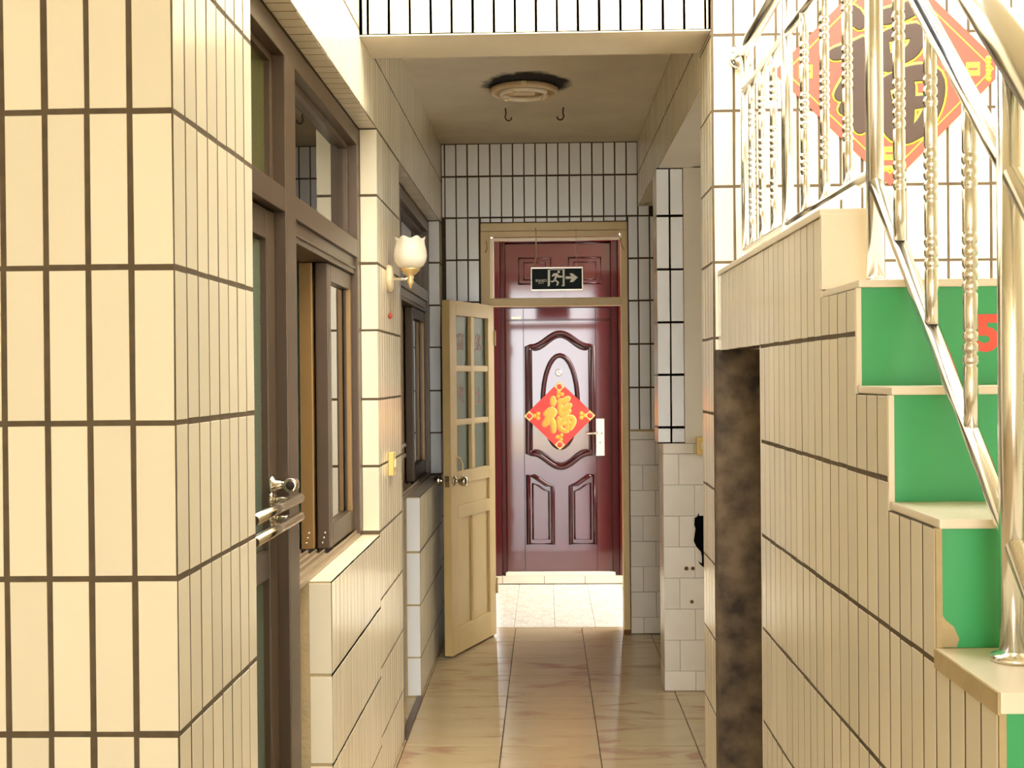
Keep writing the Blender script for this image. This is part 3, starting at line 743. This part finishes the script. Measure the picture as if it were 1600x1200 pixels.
for sx in (-1, 1):
    def mx(x): return 876+sx*(x-876)
    q = [(mx(824), 742), (mx(833), 744), (mx(842), 750), (mx(852), 757), (mx(862), 760), (mx(862), 850), (mx(824), 850)]
    mould(q, 0.017)
    q2 = [(mx(831), 755), (mx(840), 759), (mx(848), 765), (mx(856), 768), (mx(856), 843), (mx(831), 843)]
    mould(q2, 0.007)
    t = [(mx(812), 404), (mx(862), 404), (mx(862), 444), (mx(812), 444)]
    mould(t, 0.009, d=VY-0.005)
    t = [(mx(820), 411), (mx(854), 411), (mx(854), 438), (mx(820), 438)]
    mould(t, 0.006, d=VY-0.005)
mould([(787, 381), (963, 381), (963, 470), (787, 470)], 0.008, d=VY-0.005)
for x in (818.5, 931.0):
    MB().box(xpx(x)-0.003, xpx(x)+0.003, VY-0.0145, VY-0.011, 0.09, 2.015, 0.001).build('leaf_seam', M['red_moulding'], d4)
MB().lathe([(0.026, 0), (0.026, 0.004), (0.018, 0.008), (0.012, 0.008), (0.010, 0.005), (0.0, 0.005)], (xpx(873), VY-0.012, zpx(583)), axis=(0, -1, 0), seg=24).build('peephole', M['steel'], d4)
lk = box('lock_plate', xpx(930), xpx(943.5), VY-0.030, VY-0.012, zpx(713), zpx(655), M['alu'], d4, 0.004)
MB().tube([(xpx(938), VY-0.030, zpx(677)), (xpx(938), VY-0.060, zpx(677)), (xpx(936), VY-0.066, zpx(677)), (xpx(915), VY-0.066, zpx(678))], 0.0085, 10).build('lever', M['steel'], lk)
MB().lathe([(0.009, 0), (0.008, 0.004), (0, 0.004)], (xpx(937), VY-0.030, zpx(692)), axis=(0, -1, 0), seg=14).build('keyhole', M['chrome'], lk)
box('small_label', xpx(800), xpx(815), VY-0.0135, VY-0.0125, zpx(500), zpx(495), M['signwhite'], d4)
box('door_closer_bar', FXa+0.09, FXb-0.092, VY-0.020, VY-0.012, zpx(502), zpx(499), M['red_moulding'], d4, 0.002)

def strokes(name, polys, width, org, scale, pcx, y, pcz, mat, par, grow=0.0, puff=0.0):
    # brush strokes: each a list of (x, y) in close-up pixels, drawn as flat round-ended ribbons
    m = MB()
    for q in polys:
        wd = width
        if isinstance(q[0], (int, float)): wd, q = q[0], q[1]
        P_ = [Vector((pcx+(a-org[0])*scale, 0, pcz-(b-org[1])*scale)) for a, b in q]
        # smooth the polyline
        for _ in range(2):
            N_ = [P_[0]]
            for a, b in zip(P_, P_[1:]): N_ += [a*0.75+b*0.25, a*0.25+b*0.75]
            P_ = N_+[P_[-1]]
        n_ = len(P_); r = (wd/2)*scale+grow
        b = MB().tube(P_, [r*(0.80+0.20*math.sin(math.pi*min(1, (i+0.8)/(n_-1+1.6)))) for i in range(n_)], 12, caps=False)
        for e in (0, -1):
            b.lathe([(r*0.80*math.cos(t), r*0.80*math.sin(t)) for t in [-math.pi/2+math.pi*k/6 for k in range(7)]], P_[e], axis=(0, 1, 0), seg=14)
        for v in b.bm.verts: v.co.y = y+max(-1, min(1, v.co.y/r))*(0.0004+puff)
        m.merge(b.bm)
    return m.build(name, mat, par)
# fortune poster on it
def diamond(c, hw, hh): return [(c[0]-hw, c[1]), (c[0], c[1]-hh), (c[0]+hw, c[1]), (c[0], c[1]+hh)]
pc = Vector((xpx(874), VY-0.034, zpx(650)))
po = thing('poster', (pc.x, pc.y, pc.z-0.25), 'small red diamond poster with a puffy gold character stuck on the burgundy door', 'poster', 'paper fortune posters')
MB().prism(diamond((pc.x, pc.z), 0.261, 0.252), (0, pc.y+0.0015, 0), (1, 0, 0), (0, 0, 1), 0.0015).build('paper', M['redpaper'], po)
def corner(sxn, syn, k):
    a = 0.261; s = 0.038
    c0 = Vector((pc.x+sxn*(a-s-0.001), pc.y-0.0002, pc.z+syn*(0.252-s-0.001)))
    MB().prism(diamond((c0.x, c0.z), s, s), (0, c0.y, 0), (1, 0, 0), (0, 0, 1), 0.0006).build('gold_corner', M['palegold'], po)
    for j in range(3):
        ang = j*2.1+k
        MB().lathe([(0.016, 0), (0.012, 0.0012), (0, 0.0016)], (c0.x-sxn*0.055+0.018*math.cos(ang), pc.y-0.0001, c0.z-syn*0.055+0.018*math.sin(ang)), axis=(0, -1, 0), seg=10).build('flower_print', M['gold'], po)
    MB().lathe([(0.020, 0), (0.012, 0.0008), (0, 0.001)], (c0.x, pc.y-0.0009, c0.z), axis=(0, -1, 0), seg=8).build('flower_print', M['redpaper'], po)
for k, (a, b) in enumerate(((1, 0), (-1, 0), (0, 1), (0, -1))): corner(a, b, k)
FU = [[(545, 350), (545, 430)], (90, [(450, 560), (520, 500), (560, 540), (480, 620), (430, 700)]), [(500, 600), (540, 680), (545, 790)],
      (60, [(445, 700), (500, 640)]),
      (80, [(630, 395), (690, 395), (745, 355)]), (66, [(640, 430), (640, 520), (650, 580)]), (70, [(660, 500), (720, 480), (770, 445)]), (66, [(660, 590), (720, 545), (760, 520)]),
      (62, [(620, 620), (610, 700), (650, 780), (730, 790)]), (64, [(640, 700), (700, 620), (800, 600), (830, 670), (770, 760)]), (50, [(690, 700), (800, 690)]), (46, [(745, 640), (735, 770)])]
strokes('character_outline', FU, 74, (632, 585), 0.16/222.0*0.98/0.98*0.261/0.345, pc.x, pc.y-0.0002, pc.z, M['palegold'], po, 0.0035)
strokes('character', FU, 74, (632, 585), 0.16/222.0*0.261/0.345, pc.x, pc.y-0.0012, pc.z, M['gold'], po, -0.002, 0.0022)

# large poster on the bright wall behind the railing
pc = Vector((1.128, YF-0.003, 2.505))
pw = thing('poster', (pc.x, pc.y, pc.z-0.38), 'large red diamond poster with a dark yellow-outlined character on the white tiles behind the railing', 'poster', 'paper fortune posters')
A = 0.375
MB().prism(diamond((pc.x, pc.z), A, A), (0, pc.y+0.001, 0), (1, 0, 0), (0, 0, 1), 0.0015).build('paper', M['coral'], pw)
ln = MB()
c4 = diamond((0, 0), A*0.90, A*0.90); c5 = diamond((0, 0), A*0.885, A*0.885)
for i in range(4):
    j = (i+1) % 4
    ln.prism([c4[i], c4[j], c5[j], c5[i]], (pc.x, pc.y-0.0006, pc.z), (1, 0, 0), (0, 0, 1), 0.0006)
ln.build('border_line', M['yellow'], pw)
FB = [[(400, 90), (440, 160)], (100, [(300, 330), (420, 300), (500, 260), (420, 420), (330, 560)]), (110, [(440, 400), (450, 560), (440, 740)]), (90, [(350, 640), (420, 560)]), (80, [(480, 460), (540, 540)]),
      (110, [(560, 130), (660, 110), (770, 60)]), (100, [(560, 240), (570, 380), (600, 400)]), (95, [(600, 230), (700, 210), (780, 200), (740, 330), (600, 370)]),
      (105, [(560, 500), (580, 640), (620, 790), (720, 790)]), (110, [(590, 500), (720, 440), (860, 440), (870, 580), (800, 740), (700, 800)]), (80, [(620, 620), (820, 600)]), (84, [(715, 500), (700, 760)])]
SCB = 1900/4.0*3.636
FB = [(w_[0]*0.84, w_[1]) if isinstance(w_[0], (int, float)) else (84, w_) for w_ in FB]
strokes('character_outline', FB, 84, (604, 424), 1/SCB, pc.x, pc.y-0.0008, pc.z, M['yellow'], pw, 0.010)
strokes('character', FB, 100, (604, 424), 1/SCB, pc.x, pc.y-0.0020, pc.z, M['ink'], pw, 0.002)
for k, (a, b) in enumerate(((1, 0), (-1, 0), (0, 1), (0, -1))):
    MB().box(pc.x+a*(A-0.105)-0.022, pc.x+a*(A-0.105)+0.022, pc.y-0.0012, pc.y-0.0005, pc.z+b*(A-0.105)-0.022, pc.z+b*(A-0.105)+0.022).build('seal_print', M['yellow'], pw)
    MB().box(pc.x+a*(A-0.105)-0.015, pc.x+a*(A-0.105)+0.015, pc.y-0.0018, pc.y-0.0012, pc.z+b*(A-0.105)-0.004, pc.z+b*(A-0.105)+0.004).build('seal_print', M['coral'], pw)
    sg = MB()
    for j in range(6):
        sg.lathe([(0.011, 0), (0, 0.0008)], (pc.x+a*(A-0.055)+b*0.011*(j-2.5), pc.y-0.0005, pc.z+b*(A-0.055)+a*0.013*(j-2.5)), axis=(0, -1, 0), seg=7)
    sg.build('scroll_print', M['yellow'], pw)

# ---------------------------------------------------------------- exit sign
sy = YE-0.055
def sx_(x): return (x-852)*sy/F
def sz_(y): return 1.52-(y-588+0.2)*sy/F
sg = thing('exit_sign', (sx_(871), sy, sz_(455)), 'dark exit sign with running figure and arrow hanging under the cream door frame', 'sign')
x0, x1, z0, z1 = sx_(831), sx_(912), sz_(455), sz_(418)
box('panel', x0+0.004, x1-0.004, sy-0.004, sy+0.014, z0+0.004, z1-0.004, M['sign'], sg)
fm = MB()
for (a, b, c, d) in ((x0, x1, z0, z0+0.010), (x0, x1, z1-0.009, z1), (x0, x0+0.006, z0+0.01, z1-0.009), (x1-0.006, x1, z0+0.01, z1-0.009)):
    fm.box(a, b, sy-0.009, sy+0.016, c, d, 0.002)
fm.build('frame', M['alu'], sg)
k = (x1-x0)/722.0     # pixels of the close-up, origin at (445,345)
def P(pts): return [(x0+(a-447)*k, z1-(b-345)*k) for a, b in pts]
def draw(name, *polys):
    m = MB()
    for q in polys: m.prism(P(q), (0, sy-0.0042, 0), (1, 0, 0), (0, 0, 1), 0.0006)
    m.build(name, M['signwhite'], sg)
draw('doorway_print', [(683, 382), (715, 382), (712, 590), (700, 612), (680, 610)], [(715, 376), (888, 376), (888, 386), (715, 386)], [(888, 376), (916, 376), (916, 612), (868, 612), (888, 590)])
hd_ = [(835+19*math.cos(a), 413+19*math.sin(a)) for a in [2*math.pi*i/12 for i in range(12)]]
draw('running_figure_print', hd_, [(760, 432), (815, 428), (838, 462), (886, 470), (886, 490), (828, 492), (812, 478), (796, 525), (762, 530), (785, 462), (752, 478), (735, 472)],
     [(796, 522), (838, 555), (822, 602), (796, 604), (812, 560), (776, 535)], [(762, 522), (780, 538), (756, 556), (722, 552), (722, 536), (748, 538)])
draw('arrow_print', [(930, 475), (1010, 475), (982, 436), (1022, 434), (1102, 492), (1030, 556), (985, 556), (1012, 512), (930, 512)])
cz = z1-(530-345)*k
text('lettering', '安全出口', 40*k, (x0+(587-447)*k, sy-0.0046, cz), (1, 0, 0), (0, 0, 1), M['signwhite'], sg, offset=0.0004)
text('lettering', 'E X I T', 26*k, (x0+(587-447)*k, sy-0.0046, z1-(566-345)*k), (1, 0, 0), (0, 0, 1), M['signwhite'], sg, offset=0.0003)
MB().tube([(x0+0.004, sy+0.004, z1-0.002), (x0+0.022, sy+0.004, z1+0.02), (sx_(839.5), sy+0.006, z1+0.065), (sx_(839.5), sy+0.012, DZ-0.055), (sx_(839), sy+0.012, DZ-0.03)], 0.0028, 8).build('cord', M['wire'], sg)
MB().tube([(sx_(902), sy+0.004, z1-0.002), (sx_(902), sy+0.012, DZ-0.03)], 0.0010, 6).build('cord', M['wire'], sg)

# ---------------------------------------------------------------- ceiling lamp and hooks
lc = Vector((-0.088, 5.79, ZC))
cl = thing('ceiling_lamp', tuple(lc), 'round ceiling lamp with bare ring tube on the sooty corridor ceiling', 'lamp')
MB().lathe([(0.150, 0), (0.162, 0.006), (0.163, 0.022), (0.156, 0.030), (0.146, 0.030), (0.142, 0.022), (0.138, 0.012), (0.0, 0.012)], lc, axis=(0, 0, -1), seg=40).build('pan', M['ceil_plastic'], cl)
MB().tube([(lc.x+0.108*math.cos(a), lc.y+0.108*math.sin(a), ZC-0.030) for a in [0.3+5.7*i/40 for i in range(41)]], 0.012, 10).build('ring_tube', M['lampglass'], cl)
MB().box(lc.x-0.05, lc.x+0.05, lc.y-0.03, lc.y+0.03, ZC-0.028, ZC-0.012, 0.004).build('ballast', M['ivory'], cl)
for a in (0.6, 2.5, 4.3):
    MB().box(lc.x+0.108*math.cos(a)-0.008, lc.x+0.108*math.cos(a)+0.008, lc.y+0.108*math.sin(a)-0.008, lc.y+0.108*math.sin(a)+0.008, ZC-0.046, ZC-0.012, 0.002).build('tube_clip', M['brass'], cl)
MB().box(lc.x-0.012, lc.x+0.012, lc.y-0.172, lc.y-0.158, ZC-0.024, ZC-0.006, 0.002).build('screw_tab', M['ivory'], cl)
for i, (px, mir) in enumerate(((793.5, 1), (884, -1))):
    Yh = 6.22; X = (px-852)*Yh/F
    pts = [(X, Yh, ZC+0.001), (X+0.003*mir, Yh, ZC-0.028), (X-0.002*mir, Yh, ZC-0.046)]
    for j in range(9):
        a = math.pi+math.pi*1.05*j/8
        pts.append((X+mir*(0.016+0.016*math.cos(a)), Yh, ZC-0.048+0.016*math.sin(a)))
    MB().tube(pts, 0.0033, 8).build('ceiling_hook', M['iron'], label=('left' if i == 0 else 'right')+' one of the two rusty hooks hanging from the corridor ceiling', cat='hook', group='rusty ceiling hooks')

# ---------------------------------------------------------------- wall lamp, switches, pull cord
ys = 4.66; zs = 1.905
wl = thing('wall_lamp', (XL, ys, zs-0.05), 'tulip shaded opal wall lamp with brass cup on the tiled left pier', 'lamp')
MB().lathe([(0.052, 0), (0.052, 0.012), (0.046, 0.019), (0.0, 0.022)], (XL, ys, zs-0.005), axis=(1, 0, 0), seg=28).build('backplate', M['ivory'], wl)
xs = XL+0.088
MB().tube([(XL+0.015, ys, zs-0.008), (xs-0.02, ys, zs-0.008), (xs, ys, zs-0.004)], 0.0065, 10).build('arm', M['steel'], wl)
MB().lathe([(0.0, -0.046), (0.004, -0.044), (0.008, -0.028), (0.013, -0.018), (0.010, -0.010), (0.014, -0.002), (0.012, 0.004), (0.022, 0.012), (0.036, 0.026), (0.038, 0.032), (0.030, 0.034), (0.0, 0.032)], (xs, ys, zs), seg=20).build('cup', M['brass'], wl)
def tul(r, h, a):
    f = max(0.0, (h-0.085)/0.06)
    return (r*(1+0.022*f*math.cos(7*a)+0.014*math.cos(7*a)), h+0.0045*f*math.cos(7*a))
MB().lathe([(0.018, 0.028), (0.034, 0.031), (0.050, 0.042), (0.0605, 0.060), (0.0640, 0.080), (0.0615, 0.102), (0.0560, 0.122), (0.0545, 0.134), (0.0585, 0.149), (0.0560, 0.148), (0.0520, 0.134), (0.0530, 0.120), (0.058, 0.102), (0.060, 0.080), (0.056, 0.062), (0.0, 0.040)], (xs, ys, zs), seg=56, wave=tul).build('shade', M['lampglass'], wl)
cd = MB().tube([(XL+0.008, ys, zs-0.047), (XL+0.009, ys, zs-0.135)], 0.0015, 6).build('pull_cord', M['wire'], wl)
MB().lathe([(0.0, -0.012), (0.006, -0.010), (0.009, 0.0), (0.004, 0.010), (0.0, 0.014)], (XL+0.009, ys, zs-0.148), seg=12).build('bead', M['redcharm'], cd)
sw1 = thing('light_switch', (XL, 4.66, 1.15), 'narrow ivory light switch on the left pier below the wall lamp', 'switch')
box('plate', XL+0.0005, XL+0.020, 4.622, 4.700, 1.145, 1.232, M['yellow_plastic'], sw1, 0.003)
box('rocker', XL+0.020, XL+0.026, 4.645, 4.675, 1.175, 1.205, M['ivory'], sw1, 0.002)
XW = (1094.5-852)*YPR/F
sw2 = thing('light_switch', (XW, YPR, 1.16), 'small yellowed switch box on the square white tiles of the right passage', 'switch')
box('plate', XW-0.028, XW+0.03, YPR-0.035, YPR-0.0035, 1.137, 1.222, M['yellow_plastic'], sw2, 0.004)
box('rocker', XW-0.010, XW+0.014, YPR-0.040, YPR-0.035, 1.165, 1.195, M['ivory'], sw2, 0.002)
def wx(x): return (x-852)*(YPR-0.006)/F
def wz(y): return 1.52-(y-586)*(YPR-0.006)/F
HP = [(x_-4, y_) for x_, y_ in ((1116, 806), (1116, 888), (1100, 886), (1095, 882), (1091.5, 876.5), (1097.5, 880), (1097.5, 870), (1096, 862), (1089, 854), (1085, 845), (1088, 826), (1086, 820), (1087, 809), (1091, 807), (1092.5, 801), (1094, 806))]
MB().prism([(wx(a), wz(b)) for a, b in reversed(HP)], (0, YPR-0.0055, 0), (1, 0, 0), (0, 0, 1), 0.001).build('black_tape', M['black'], label='ragged black patch on the white square tiles under the yellowed switch box', cat='patch')
for (a, b, r, lab) in ((1069.5, 888, 0.010, 'rusty drill hole stain on the white square tiles, left one of the close pair'), (1079.5, 888, 0.009, 'rusty drill hole stain on the white square tiles, right one of the close pair'), (1077.5, 940, 0.009, 'lowest single rusty drill hole stain on the white square tiles')):
    MB().lathe([(r*0.7, -0.001), (r, 0.0), (r*0.8, 0.0018), (0, 0.0022)], (wx(a), YPR-0.0042, wz(b)), axis=(0, -1, 0), seg=12).build('drill_hole', M['rust'], label=lab, cat='hole', group='rusty holes in the tiles')
